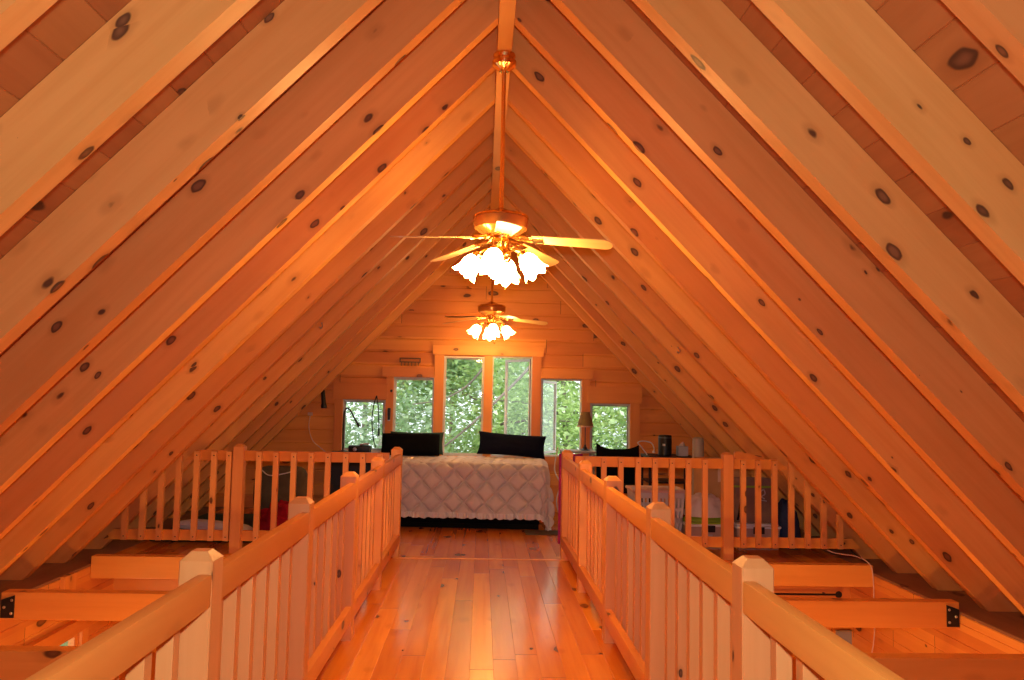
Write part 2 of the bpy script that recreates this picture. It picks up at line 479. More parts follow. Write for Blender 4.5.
# one rafter: local x runs down the slope from the ridge, z is the outward normal, y the width
def rafter_mesh(sg):
    # profile in world x (distance from ridge) and z, with a level seat on the plate and a plumb end
    def zb(x): return HB - SL * x
    dz = DEP / CO
    x1 = 3.74
    prof = [(0.047, zb(0.047)), ((HB - PT) / SL, PT + 0.001), (x1, PT + 0.001), (x1, max(PT + 0.02, zb(x1) + dz - 0.003)), (0.047, zb(0.047) + dz - 0.003)]
    loc = []
    for x, z in prof:
        loc.append((x * CO - (z - HB) * SI, x * SI + (z - HB) * CO))
    return MB().prism(loc, -RW, 0.0)
raf = {}
for side, sg in (('left', -1), ('right', 1)):
    zd = Vector((sg * SI, 0, CO)); xd = Vector((sg * CO, 0, -SI)); yd = zd.cross(xd)
    mb = rafter_mesh(sg)
    if sg < 0:
        mb.v = [(x, -y, z) for x, y, z in mb.v]
    first = None
    for k in range(-1, 14):
        if k == -1: where = 'just above the corner of the photo'
        else: where = None
        n = k + 2
        if first is None:
            o = mb.build('rafter', M_RAFTER); first = o
        else:
            o = first.copy(); COL.objects.link(o)
        mx = Matrix((xd, yd, zd)).transposed().to_4x4()
        mx.translation = Vector((0, R0 + RS * k, HB))
        o.matrix_world = mx
        what = 'wide pale pine rafter' if k < 4 else 'knotty pine rafter' if k < 9 else 'orange pine rafter'
        if k < 7: lab = '%s on the %s roof slope, %s counting from the camera' % (what, side, ORD[k + 1])
        else: lab = '%s on the %s roof slope, %s counting back from the window wall' % (what, side, ORD[13 - k]) if k < 13 else '%s on the %s roof slope, last one, against the window wall' % (what, side)
        tag(o, lab, 'rafter', 'rafters of the %s roof slope' % side)
        o['kind'] = 'thing'

# ------------------------------------------------------------------ tie beams with black plates
tie_first = None
TIES = [(4, 'pine tie beam %s of the walkway, the lowest one in the photo'),
        (6, 'orange pine tie beam %s of the walkway with a black bolted plate'),
        (8, 'pine tie beam %s of the walkway, just under the short loft railing')]
for k, lab in TIES:
    yb = R0 + RS * k
    for nm, xa, xb in (('left', -XW + 0.002, FL - 0.002), ('right', FR + 0.002, XW - 0.002)):
        o = MB().box((xa, -0.095, -0.183), (xb, 0, 0), 0.006).build('tie_beam', M_BEAM, loc=(0, yb, 0.064))
        tag(o, lab % nm, 'beam', 'tie beams between the walkway and the eaves'); o['kind'] = 'thing'
yb = R0 + RS * 6 - 0.095
for sg, nm in ((-1, 'left'), (1, 'right')):
    xs = (sg * 3.205, sg * 3.292); a, b = min(xs), max(xs)
    pl = MB().prism([(xs[0], -0.105), (xs[1], -0.105), (xs[1], 0.015), (xs[0], 0.045)], yb - 0.006, yb).build('tie_plate', M_BLACK)
    tag(pl, 'black steel plate bolted to the %s-hand tie beam where it meets the eave' % nm, 'bracket', 'black plates on the tie beam')
    for dx, z in ((0.018, 0.012), (0.018, -0.075), (0.066, -0.035)):
        x = sg * (3.205 + dx)
        MB().lathe([(0.0, 0.006), (0.007, 0.005), (0.010, 0.0)], 12, Matrix.Translation((x, yb - 0.006, z)) @ Matrix.Rotation(R(90), 4, 'X')).build('bolt', M_STEEL, pl, True)

# ------------------------------------------------------------------ railings
RZ0, RZ1 = 0.822, 0.914
def post_mesh(w, zt):
    h = w / 2; c = 0.024; e = 0.004
    mb = MB()
    # square post with small arrises and a chamfered top
    def ring(hh, z, ch):
        return [(hh - ch, -hh, z), (hh, -hh + ch, z), (hh, hh - ch, z), (hh - ch, hh, z), (-hh + ch, hh, z), (-hh, hh - ch, z), (-hh, -hh + ch, z), (-hh + ch, -hh, z)]
    rings = [ring(h, 0, e), ring(h, zt - c, e), ring(h - c, zt, e * 0.6)]
    vs = [p for r_ in rings for p in r_]; fs = [tuple(range(7, -1, -1)), tuple(16 + i for i in range(8))]
    for j in range(2):
        for i in range(8):
            fs.append((j * 8 + i, j * 8 + (i + 1) % 8, (j + 1) * 8 + (i + 1) % 8, (j + 1) * 8 + i))
    return mb.add(vs, fs)
PW = 0.095
def walk_rail(side, sg, xin, label):
    t = thing('walkway_railing', label, 'railing', (0, 0, 0), 0.0075 * (-1 if sg < 0 else 0.6))
    xp = xin + sg * (PW / 2 - 0.0015)
    p0 = None
    ys = [2.287 + PW / 2 + 1.2192 * i for i in range(-2, 5)]
    for y in ys:
        if p0 is None: p0 = post_mesh(PW, 0.974).build('post', M_POST, t, loc=(xp, y, 0))
        else: dup(p0, t, (xp, y, 0))
    a, b = sorted((xin, xin + sg * 0.040))
    y0, y1 = -0.3, ys[-1] + PW / 2 - 0.004
    MB().box((a, y0, RZ0), (b, y1, RZ1), 0.005).build('top_rail', M_RAILY, t, True)
    MB().box((a, y0, 0.105), (b, y1, 0.196), 0.006).build('bottom_rail', M_RAILY, t, True)
    b0 = None
    xb = xin + sg * (0.040 + 0.0225)
    for ya, yb in zip(ys, ys[1:]):
        for k in range(1, 7):
            y = ya + (yb - ya) * k / 7
            if y < -0.2: continue
            if b0 is None: b0 = MB().box((-0.022, -0.022, 0), (0.022, 0.022, 0.762), 0.002).build('baluster', M_BAL, t, loc=(xb, y, 0.108))
            else: dup(b0, t, (xb, y, 0.108))
    return t
walk_rail('left', -1, -0.862, 'pine railing along the left edge of the walkway, ending beside the bed')
walk_rail('right', 1, 0.686, 'pine railing along the right edge of the walkway, magenta cloth at its far end')

def cross_rail(label, xs_b, xpost, xa, xb_, sg):
    t = thing('loft_railing', label, 'railing', (0, 0, 0))
    Y0 = 7.262
    xin, xend = xa, xb_
    post_mesh(PW, 0.974).build('post', M_POST, t, loc=(xpost, 7.262 + 0.02, 0))
    # top rail stops at the roof slope, bottom rail at the rafter foot
    def bar(name, z0, z1):
        e0 = (HB + 0.05 - z0) / SL; e1 = (HB + 0.05 - z1) / SL
        prof = [(sg * abs(xin), z0), (sg * e0, z0), (sg * e1, z1), (sg * abs(xin), z1)]
        MB().prism(prof, Y0 + 0.012, Y0 + 0.051).build(name, M_RAILX, t)
    bar('top_rail', RZ0, RZ1)
    bar('bottom_rail', 0.105, 0.196)
    for x in xs_b:
        zt = min(0.903, HB + 0.11 - SL * abs(x))
        zi = min(0.903, HB + 0.11 - SL * (abs(x) - 0.032)); zo = min(0.903, HB + 0.11 - SL * (abs(x) + 0.032))
        bx = MB().prism([(-0.0235, 0), (0.0235, 0), (0.0235, (zo if sg > 0 else zi) - 0.108), (-0.0235, (zi if sg > 0 else zo) - 0.108)], -0.040, 0).build('baluster', M_BAL, t, loc=(x, Y0 + 0.011, 0.108))
        for z in ([0.035] + ([zt - 0.108 - 0.035] if abs(x) < 2.68 else [])):
            MB().lathe([(0, 0.0015), (0.0045, 0.001), (0.006, 0)], 8, Matrix.Translation((0, -0.0401, z)) @ Matrix.Rotation(R(90), 4, 'X')).build('screw', M_BLACK, bx)
    return t
cross_rail('short pine railing across the loft edge at left, meeting the sloped ceiling', [-3.264, -3.111, -2.958, -2.809, -2.652, -2.499, -2.366, -2.098, -1.946, -1.786, -1.63, -1.478, -1.317, -1.164, -1.01], -2.283, 0.93, 3.5, -1)
cross_rail('short pine railing across the loft edge at right, storage bins behind it', [0.89, 1.043, 1.2, 1.361, 1.518, 1.674, 1.829, 1.983, 2.34, 2.481, 2.634, 2.791, 2.944, 3.093, 3.247], 2.201, 0.78, 3.5, 1)

# ------------------------------------------------------------------ windows and trim of the window wall
def frame_ring(mb, x0, x1, z0, z1, y0, y1, t):
    mb.box((x0, y0, z0), (x0 + t, y1, z1)); mb.box((x1 - t, y0, z0), (x1, y1, z1))
    mb.box((x0 + t, y0, z0), (x1 - t, y1, z0 + t)); mb.box((x0 + t, y0, z1 - t), (x1 - t, y1, z1))
    return mb
for i, (x0, x1, z0, z1) in enumerate(WIN):
    w = bpy.data.objects.new('window_%d' % (i + 1), None); COL.objects.link(w); struct(w)
    frame_ring(MB(), x0, x1, z0, z1, YW - 0.004, YW + 0.09, 0.020).build('frame', M_VINYL, w)
    xa, xb, za, zb = x0 + 0.021, x1 - 0.021, z0 + 0.021, z1 - 0.021
    if i in (3, 4):
        # casement sash standing open to the outside
        sw = xb - xa; hx = xb if i == 3 else xa
        ang = R(-48) if i == 3 else R(62)
        sgn = -1 if i == 3 else 1
        sa = bpy.data.objects.new('sash', None); COL.objects.link(sa); sa.parent = w
        sa.location = (hx, YW + 0.075, 0); sa.rotation_euler = (0, 0, ang if i == 4 else -ang * -1)
        a, b = sorted((0, sgn * sw))
        frame_ring(MB(), a, b, za, zb, 0.0, 0.03, 0.032).build('sash_frame', M_VINYL, sa)
        MB().box((-0.004, -0.012, za), (0.004, 0.045, zb)).build('sash_edge', M_SCREEN, sa)
        MB().box((a + 0.03, 0.012, za + 0.03), (b - 0.03, 0.016, zb - 0.03)).build('pane', M_GLASS, sa)
    else:
        frame_ring(MB(), xa, xb, za, zb, YW + 0.03, YW + 0.06, 0.014).build('sash_frame', M_GREY if i in (0, 5) else M_VINYL, w)
        MB().box((xa + 0.013, YW + 0.042, za + 0.013), (xb - 0.013, YW + 0.046, zb - 0.013)).build('pane', M_GLASS, w)
# stepped casing boards
T = 0.040
def board(n, x0, x1, z0, z1, mt, t=T):
    struct(MB().box((x0, YW - t, z0), (x1, YW - 0.0005, z1), 0.004).build('trim_%d' % n, mt))
n = 10
board(10, -0.742, 0.695, 1.985, 2.105, M_TRIM)                       # over the two tall windows
board(11, -1.385, -0.713, 1.688, 1.812, M_TRIM); board(12, 0.665, 1.345, 1.706, 1.830, M_TRIM)
board(13, -2.0, -1.305, 1.390, 1.598, M_TRIM); board(14, 1.262, 1.985, 1.400, 1.612, M_TRIM)
board(15, -0.712, -0.592, 0.60, 1.984, M_TRIMZ, 0.036); board(16, -0.072, 0.034, 0.60, 1.984, M_TRIMZ, 0.036); board(17, 0.550, 0.664, 0.60, 1.984, M_TRIMZ, 0.036)
board(18, -1.325, -1.230, 0.60, 1.687, M_TRIMZ, 0.036); board(19, 1.200, 1.306, 0.60, 1.705, M_TRIMZ, 0.036)
board(20, -1.975, -1.869, 0.60, 1.389, M_TRIMZ, 0.036); board(21, 1.830, 1.955, 0.60, 1.399, M_TRIMZ, 0.036)
board(22, -1.868, -1.326, 0.60, 0.729, M_TRIM, 0.027); board(23, -1.229, -0.713, 0.60, 0.729, M_TRIM, 0.027); board(24, -0.591, 0.549, 0.60, 0.689, M_TRIM, 0.025)
board(25, 0.665, 1.199, 0.60, 0.699, M_TRIM, 0.027); board(26, 1.307, 1.829, 0.60, 0.699, M_TRIM, 0.027)
# lower side window (its top shows under the tie beam)
y0, y1, z0, z1 = LWIN
w = bpy.data.objects.new('window_7', None); COL.objects.link(w); struct(w)
fm = MB()
for a, b, c, d in ((y0, y0 + .05, z0, z1), (y1 - .05, y1, z0, z1), (y0 + .05, y1 - .05, z0, z0 + .05), (y0 + .05, y1 - .05, z1 - .05, z1)):
    fm.box((-XW - 0.06, a, c), (-XW - 0.01, b, d))
fm.build('frame', M_TRIMZ, w)
MB().box((-XW - 0.038, y0 + .05, z0 + .05), (-XW - 0.034, y1 - .05, z1 - .05)).build('pane', M_GLASS, w)
struct(MB().box((-XW, y0 - .12, z1), (-XW + .05, y1 + .12, z1 + .10), 0.003).build('trim_27', M_RAILY))
struct(MB().box((-XW, y1, z0), (-XW + .026, y1 + .10, z1 - .001), 0.003).build('trim_28', M_TRIMZ))
struct(MB().box((-XW, y0 - .10, z0), (-XW + .026, y0, z1 - .001), 0.003).build('trim_29', M_TRIMZ))

struct(MB().box((-XW + 0.0005, 6.27, -0.28), (-XW + 0.04, 6.44, -0.004), 0.003).build('trim_30', M_TRIMZ))
# ------------------------------------------------------------------ ceiling fans
def make_fan(label):
    t = thing('ceiling_fan', label, 'ceiling fan', (0, 0, 3.572), 0, 'ceiling fans on the ridge beam')
    MB().lathe([(0.0, 0.0), (0.068, 0.0), (0.072, -0.012), (0.066, -0.03), (0.078, -0.05), (0.074, -0.075), (0.045, -0.095), (0.03, -0.11), (0.018, -0.112)], 32).build('canopy', M_BRASS, t, True)
    zm = -1.02
    MB().tube([(0, 0, -0.10), (0, 0, zm + 0.02)], 0.0135, 14).build('downrod', M_BRASS, t, True)
    h = MB().lathe([(0.02, zm + 0.045), (0.05, zm + 0.03), (0.09, zm + 0.012), (0.150, zm + 0.002), (0.166, zm - 0.012), (0.170, zm - 0.05), (0.162, zm - 0.085), (0.12, zm - 0.112), (0.07, zm - 0.125), (0.0, zm - 0.127)], 40).build('motor_housing', M_HOUSE, t, True)
    MB().lathe([(0.152, zm + 0.001), (0.168, zm - 0.006), (0.173, zm - 0.016), (0.170, zm - 0.022)], 40, closed=True).build('rim', M_BRASS, h, True)
    zb = zm - 0.135
    br = None
    for k in range(5):
        an = R(-87 + 72 * k)
        bm_ = MB()
        # blade outline: slightly flared with rounded tip, thin, pitched
        pts = []
        L0, L1 = 0.205, 0.690
        for i in range(9): x = L0 + (L1 - 0.05 - L0) * i / 8; pts.append((x, 0.052 + 0.018 * i / 8))
        for i in range(1, 8):
            q = i / 8 * math.pi
            pts.append((L1 - 0.05 + 0.05 * math.sin(q), 0.070 * math.cos(q)))
        for i in range(8, -1, -1): x = L0 + (L1 - 0.05 - L0) * i / 8; pts.append((x, -(0.052 + 0.018 * i / 8)))
        n_ = len(pts)
        vs = [(x, y, 0.003) for x, y in pts] + [(x, y, -0.003) for x, y in pts]
        fs = [tuple(range(n_)), tuple(range(2 * n_ - 1, n_ - 1, -1))] + [(i, i + n_, (i + 1) % n_ + n_, (i + 1) % n_) for i in range(n_)]
        bm_.add(vs, fs)
        if br is None:
            bl = bm_.build('blade', M_BLADE, t)
            br = bl
            b2 = MB()
            b2.tube(bez([(0.06, 0, 0.01), (0.11, 0, -0.002), (0.16, 0.0, 0.0), (0.20, 0.0, -0.006)], 5), [0.013] * 15 + [0.012], 8)
            b2.box((0.185, -0.042, -0.0075), (0.27, 0.042, -0.0031), 0.002)
            b2.tube(bez([(0.10, 0.0, 0), (0.15, 0.035, 0.0), (0.20, 0.03, -0.006)], 5), 0.006, 6)
            b2.tube(bez([(0.10, 0.0, 0), (0.15, -0.035, 0.0), (0.20, -0.03, -0.006)], 5), 0.006, 6)
            b2.build('blade_bracket', M_BRASS, bl, True)
        else:
            bl = dup(br, t)
        bl.location = (0, 0, zb)
        bl.rotation_euler = (R(-12), R(5.5), an)
    # light kit
    zk = zm - 0.150
    MB().lathe([(0.0, zm - 0.12), (0.05, zm - 0.12), (0.046, zk + 0.001), (0.0, zk + 0.001)], 24).build('switch_neck', M_BRASS, t, True)
    MB().lathe([(0.055, zk), (0.062, zk - 0.02), (0.05, zk - 0.05), (0.062, zk - 0.07), (0.066, zk - 0.10), (0.045, zk - 0.125), (0.02, zk - 0.135), (0.012, zk - 0.15), (0.0, zk - 0.152)], 32).build('switch_housing', M_BRASS, t, True)
    for k in range(4):
        an = R(-104 + 90 * k)
        sh = bpy.data.objects.new('lamp_arm', None)
        rot = Matrix.Rotation(an, 4, 'Z')
        am = MB().tube([rot @ p for p in bez([(0.05, 0, zk - 0.085), (0.09, 0, zk - 0.065), (0.125, 0, zk - 0.075), (0.14, 0, zk - 0.095)], 6)], 0.008, 10).build('lamp_arm', M_BRASS, t, True)
        ax = rot @ Matrix.Translation((0.138, 0, zk - 0.09)) @ Matrix.Rotation(R(-36), 4, 'Y') @ Matrix.Scale(1.2, 4)
        MB().lathe([(0.012, 0.012), (0.026, 0.006), (0.030, -0.012), (0.028, -0.018)], 20, ax).build('socket_cup', M_BRASS, am, True)
        prof = [(0.026, -0.012), (0.040, -0.03), (0.050, -0.055), (0.051, -0.08), (0.054, -0.10), (0.066, -0.125)]
        def tulip(u, v):
            j = v * (len(prof) - 1); i0 = min(int(j), len(prof) - 2); f = j - i0
            r = prof[i0][0] * (1 - f) + prof[i0 + 1][0] * f; z = prof[i0][1] * (1 - f) + prof[i0 + 1][1] * f
            fl = max(0, (v - 0.55) / 0.45)
            r *= 1 + 0.09 * fl * math.cos(6 * 2 * math.pi * u); z -= 0.010 * fl * math.cos(6 * 2 * math.pi * u)
            q = 2 * math.pi * u
            return (r * math.cos(q), r * math.sin(q), z)
        MB().grid(tulip, 36, 12, ax).build('lamp_shade', M_LIT, t, True)
    for dx, L in ((0.028, 0.30), (-0.03, 0.24)):
        pts = [(dx, -0.03, zk - 0.12), (dx * 1.1, -0.03, zk - L)]
        c_ = MB().tube(pts, 0.0022, 6).build('pull_chain', M_BRASS, t)
        MB().lathe([(0, 0.01), (0.007, 0.004), (0.008, -0.012), (0.0, -0.02)], 10, Matrix.Translation(pts[1])).build('chain_knob', M_BRASS, c_, True)
    return t
fan = make_fan('brass ceiling fan with four lit tulip shades, closer to the camera')
fan.location = (0.0, 4.75, 3.572)
fan2 = dup(fan)
fan2['label'] = 'brass ceiling fan with lit tulip shades above the bed, nearer the windows'
fan2.location = (0.0, 9.40, 3.572)
for c in fan2.children:
    if c.name.startswith('lamp_shade'):
        c.data = c.data.copy(); c.data.materials[0] = M_LIT2
fan2.rotation_euler = (0, 0, R(20))

# ------------------------------------------------------------------ bed
BED = Matrix.Translation((0, 9.28, 0)) @ Matrix.Rotation(R(-3.2), 4, 'Z')
BX0, BX1, BY0, BY1, BZ = -1.27, 0.60, -0.50, 0.46, 0.690
t = thing('daybed', 'daybed with black base standing below the windows at walkway end', 'bed', (0, 9.28, 0), R(-3.2))
MB().box((BX0 + 0.01, BY0 - 0.02, 0.052), (BX1, BY1, 0.36), 0.02).build('box_spring', M_BLKCLOTH, t, True)
MB().box((BX0, BY0 + 0.015, 0.362), (BX1, BY1, BZ - 0.035), 0.05).build('mattress', M_LINEN, t, True)
for x in (BX0 + 0.08, BX1 - 0.08):
    for y in (BY0 + 0.08, BY1 - 0.08):
        MB().box((x - 0.03, y - 0.03, 0.001), (x + 0.03, y + 0.03, 0.051), 0.004).build('leg', M_BLACK, t)
MB().box((BX0 + 0.02, BY0 - 0.015, 0.003), (BX1 - 0.01, BY0 + 0.01, 0.0515), 0.002).build('base_skirt', M_BLKCLOTH, t)
def spread(u, v):
    DR = 0.545; DRX = 0.57
    x = BX0 + u * (BX1 - BX0 + DRX); y = (BY1 - 0.02) - v * (BY1 - 0.02 - BY0 + DR)
    s, q = x, y
    dx, dy = max(0, x - BX1), max(0, BY0 - y)
    rad = 0.07
    px, py, pz = min(x, BX1), max(y, BY0), BZ
    d = math.hypot(dx, dy)
    nx, ny, nz = 0.0, 0.0, 1.0
    if d > 1e-6:
        ux, uy = dx / d, -dy / d
        arc = rad * math.pi / 2
        if d < arc:
            th = d / rad; out, dn = rad * math.sin(th), rad * (1 - math.cos(th))
        else:
            out = rad + 0.06 * (d - arc); dn = rad + (d - arc); th = math.pi / 2
        if dx > 0 and dy > 0:
            fold = math.sin(4 * math.atan2(dy, dx)) ** 2
            out += 0.05 * fold * min(1, d / 0.4)
            dn = min(dn, 0.66)
        px += ux * out; py += uy * out; pz -= dn
        nx, ny, nz = ux * math.sin(th), uy * math.sin(th), math.cos(th)
    # diamond quilting
    a, b = (s + q) / 0.235, (s - q) / 0.235
    puff = (abs(math.sin(math.pi * a)) * abs(math.sin(math.pi * b))) ** 0.36
    da = abs(a - round(a)) * 0.166; db = abs(b - round(b)) * 0.166
    k = 0.034 * puff - 0.024 * max(math.exp(-(da / 0.011) ** 2), math.exp(-(db / 0.011) ** 2)) + 0.008 * noise.noise(Vector((s * 3, q * 3, 0.3)))
    wav = 0.012 * math.sin(s * 9 + 1.0) * min(1, dy / 0.4) if dy > 0 else 0
    return (px + nx * k, py + ny * k - wav * (1 if ny else 0), pz + nz * k)
sp = MB().grid(spread, 320, 210)
o = sp.build('bedspread', M_QUILT, None, True, angle=180)
o.matrix_world = BED
tag(o, 'taupe diamond-quilted bedspread draped over the bed below the windows', 'bedspread')
# crinkled satin hem below it
def hem(u, v):
    DR = 0.545; DRX = 0.57
    # walk along the hem: front edge then the corner and the side
    Lf = BX1 - BX0
    s = u * (Lf + 0.9)
    if s < Lf: p = spread(s / (Lf + DRX), 1.0); nrm = (0, -1)
    else:
        a = min(1.0, (s - Lf) / 0.6)
        p = spread((Lf + DRX * a) / (Lf + DRX), 1.0) if s - Lf < 0.6 else spread(1.0, 1.0 - (s - Lf - 0.6) * 0.35)
        nrm = (0.6 * a, -0.8)
    am = 0.012 * (0.4 + v)
    w = am * (math.sin(s * 85) + 0.6 * math.sin(s * 143 + 1))
    return (p[0] + nrm[0] * w, p[1] + nrm[1] * w, p[2] - 0.062 * v + 0.005 * math.sin(s * 60) * v)
MB().grid(hem, 420, 5).build('satin_hem', plain('grey satin', (0.70, 0.69, 0.70), 0.28, sheen=0.3), o, True, angle=180)

def pillow(name, label, mt, w, h, th, mx, cat='pillow', ear=0.05, sag=0.0, seed=0, group=None, pw=0.5):
    mb = MB()
    def side(sg):
        def fn(u, v):
            a, b = 2 * u - 1, 2 * v - 1
            f = max(0.0, (1 - a ** 4)) ** pw * max(0.0, (1 - b ** 4)) ** pw
            x = a * w / 2 * (1 - ear * (1 - b * b)); z = b * h / 2 * (1 - ear * 1.6 * (1 - a * a))
            if b > 0: z -= sag * (1 - a * a) * b
            wr = 0.10 * noise.noise(Vector((a * 2.2 + seed, b * 2.2, sg * 3.0)))
            return (x, sg * th / 2 * f * (1 + wr), z + 0.01 * wr * f)
        return fn
    mb.grid(side(-1), 26, 18); mb.grid(side(1), 26, 18)
    o = mb.build(name, mt, None, True, angle=60)
    o.matrix_world = mx
    return tag(o, label, cat, group)
Tm = Matrix.Translation; Rm = lambda d, a: Matrix.Rotation(R(d), 4, a)
pillow('pillow', 'black boxy pillow propped on the bed beside the left railing post', M_BLKCLOTH, 0.70, 0.27, 0.19, Tm((-0.945, 9.62, 0.856)) @ Rm(2, 'Z') @ Rm(-14, 'X'), ear=0.005, seed=1, pw=0.3)
pillow('pillow', 'dark green pillow peeking out behind the black pillow on the bed', M_DKGREEN, 0.66, 0.28, 0.12, Tm((-0.885, 9.79, 0.865)) @ Rm(-8, 'X'), ear=0.05, seed=3)
pillow('pillow', 'navy blue pillow leaning against the windows at the bed\'s lamp end', M_NAVY, 0.84, 0.29, 0.19, Tm((0.285, 9.68, 0.868)) @ Rm(-3, 'Z') @ Rm(3.4, 'Y') @ Rm(-18, 'X'), ear=0.06, seed=5)
# cord and white tray beside the bed end
o = MB().tube(bez([(0.83, 9.45, 0.86), (0.78, 9.3, 0.62), (0.84, 9.25, 0.45), (0.80, 9.2, 0.25), (0.86, 9.2, 0.01)], 8), 0.008, 8).build('power_cord', M_WHITEP, None, True)
tag(o, 'white cord hanging between the bed end and the railing', 'cord')
o = MB().box((0.40, 8.40, 0.0005), (0.80, 8.66, 0.012), 0.003).build('floor_mat', M_OLIVE); tag(o, 'thin brown mat on the floor under the bedspread corner', 'mat')

# magenta cloth over the end of the railing
def cloth(u, v):
    s = v * 1.5
    w = 0.008 * math.sin(u * 14 + v * 3)
    x = 0.625 + u * 0.20 + 0.02 * math.sin(v * 6)
    if s < 0.06: return (x, 7.33 - s + 0.05, 0.925 + w * 0.3)
    if s < 0.1: return (x, 7.33 - 0.01, 0.925)
    return (x, 7.335 + w, 0.925 - (s - 0.1) * 0.6)
mb = MB()
mb.grid(cloth, 20, 40)
def flap(u, v):
    w = 0.006 * math.sin(u * 12)
    if v < 0.25: return (0.625 + u * 0.20, 7.33 - 0.30 * v * 0.5, 0.925)
    return (0.625 + u * 0.20, 7.295 + w * 0.3, 0.925)
def drape(u, v):
    x = 0.637 + u * 0.22
    a = (v - 0.1) * 1.0
    w = 0.010 * math.sin(u * 13) * min(1, v * 3)
    if v < 0.1: return (x, 7.318 + 0.3 * v, 0.93 + 0.004 * math.sin(u * 9))
    return (x, 7.350 + w, 0.93 - (v - 0.1) * 0.92)
o = MB().grid(drape, 24, 40).build('towel', M_MAGENTA, None, True)
sm = o.modifiers.new('thickness', 'SOLIDIFY'); sm.thickness = 0.006
tag(o, 'magenta towel hanging at the railing corner beside the bed', 'towel')

# ------------------------------------------------------------------ lamp table and lamp
t = thing('side_table', 'small grey side table under the table lamp by the window', 'side table', (1.09, 9.66, 0))
MB().box((-0.20, -0.20, 0.795), (0.22, 0.20, 0.82), 0.004).build('table_top', M_GREY, t)
for x in (-0.18, 0.18):
    for y in (-0.17, 0.17): MB().tube([(x, y, 0.001), (x, y, 0.796)], 0.014, 10).build('leg', M_GREY, t)
t = thing('table_lamp', 'slim table lamp with olive cone shade before the window casing', 'lamp', (1.185, 9.66, 0.8205))
MB().lathe([(0.0, 0.0), (0.055, 0.0), (0.058, 0.008), (0.03, 0.02), (0.014, 0.05), (0.012, 0.07)], 24).build('base', M_BLACK, t, True)
MB().tube([(0, 0, 0.05), (0, 0, 0.33)], 0.006, 8).build('stem', M_BLACK, t)
MB().lathe([(0.102, 0.285), (0.100, 0.30), (0.050, 0.470), (0.048, 0.468), (0.097, 0.297), (0.099, 0.285)], 32, closed=True).build('lamp_shade', M_SHADE, t, True)
MB().lathe([(0.103, 0.285), (0.104, 0.293), (0.1025, 0.301), (0.101, 0.293)], 32, closed=True).build('shade_band', M_LINEN2, t, True)

# ------------------------------------------------------------------ things in the right loft
# black chair
t = thing('armless_chair', 'black cushioned chair below the small window, back dipping in the middle', 'chair', (1.525, 9.05, 0))
MB().box((-0.25, -0.24, 0.40), (0.25, 0.22, 0.47), 0.02).build('seat', M_BLKCLOTH, t, True)
def back(sg):
    def fn(u, v):
        a = 2 * u - 1
        top = 0.865 + 0.055 * abs(a) ** 3 + (0.02 if a < 0 else 0) * abs(a) ** 4
        z = 0.42 + v * (top - 0.42)
        th = 0.035 * max(0, 1 - a ** 6) ** 0.5 * max(0, 1 - (2 * v - 1) ** 8) ** 0.5
        return (a * 0.255, 0.20 + 0.05 * v + sg * th, z)
    return fn
MB().grid(back(-1), 24, 16).grid(back(1), 24, 16).build('backrest', M_BLKCLOTH, t, True, angle=60)
for x in (-0.21, 0.21):
    for y in (-0.20, 0.18): MB().tube([(x, y, 0.001), (x * 0.97, y, 0.41)], 0.014, 8).build('leg', M_BLACK, t)
# black desk
t = thing('desk', 'low black desk under the slope holding speaker and tissue box', 'desk', (2.14, 9.35, 0))
MB().box((-0.28, -0.25, 0.775), (0.28, 0.25, 0.80), 0.003).build('desk_top', M_BLACK, t)
MB().box((-0.27, -0.22, 0.485), (0.27, 0.22, 0.505), 0.003).build('shelf', M_BLACK, t)
for x in (-0.265, 0.265):
    for y in (-0.23, 0.23): MB().box((x - 0.014, y - 0.014, 0.001), (x + 0.014, y + 0.014, 0.776)).build('leg', M_BLACK, t)
t = thing('speaker', 'black cylindrical speaker standing on the desk under the slope', 'speaker', (2.085, 9.28, 0.8005))
MB().lathe([(0.0, 0.0), (0.072, 0.0), (0.078, 0.008), (0.078, 0.225), (0.072, 0.238), (0.05, 0.242), (0.0, 0.242)], 32).build('body', M_BLACK, t, True)
MB().lathe([(0.0785, 0.205), (0.0792, 0.210), (0.0785, 0.215)], 32, closed=True).build('ring', M_SLATE, t, True)
MB().box((-0.045, -0.082, 0.115), (-0.015, -0.072, 0.14), 0.003).build('badge', M_WHITEP, t)
t = thing('tissue_box', 'grey tissue box with white tissue on the desk beside speaker', 'tissue box', (2.285, 9.26, 0.8005))
MB().box((-0.058, -0.058, 0), (0.058, 0.058, 0.115), 0.004).build('carton', M_TISSUE, t)
def tis(u, v):
    q = 2 * math.pi * u
    r = 0.030 * (1 - v) ** 0.7 * (1 + 0.3 * math.sin(3 * q)) + 0.004
    return (r * math.cos(q) + 0.01 * v, r * math.sin(q), 0.115 + 0.05 * v)
MB().grid(tis, 24, 6).build('tissue', M_LINEN, t, True)
o = MB().tube(bez([(1.875, 9.28, 0.803), (1.80, 9.28, 0.90), (1.76, 9.28, 0.945), (1.82, 9.28, 0.965), (1.92, 9.28, 0.945), (1.955, 9.28, 0.88), (1.95, 9.28, 0.845)], 8), 0.007, 8).build('gooseneck_light', M_WHITEP, None, True)
tag(o, 'thin white gooseneck light arching between black chair and speaker', 'lamp')
MB().lathe([(0.0, 0.02), (0.014, 0.012), (0.02, -0.01), (0.0, -0.014)], 16, Tm((1.95, 9.28, 0.84))).build('lamp_head', M_WHITEP, o, True)
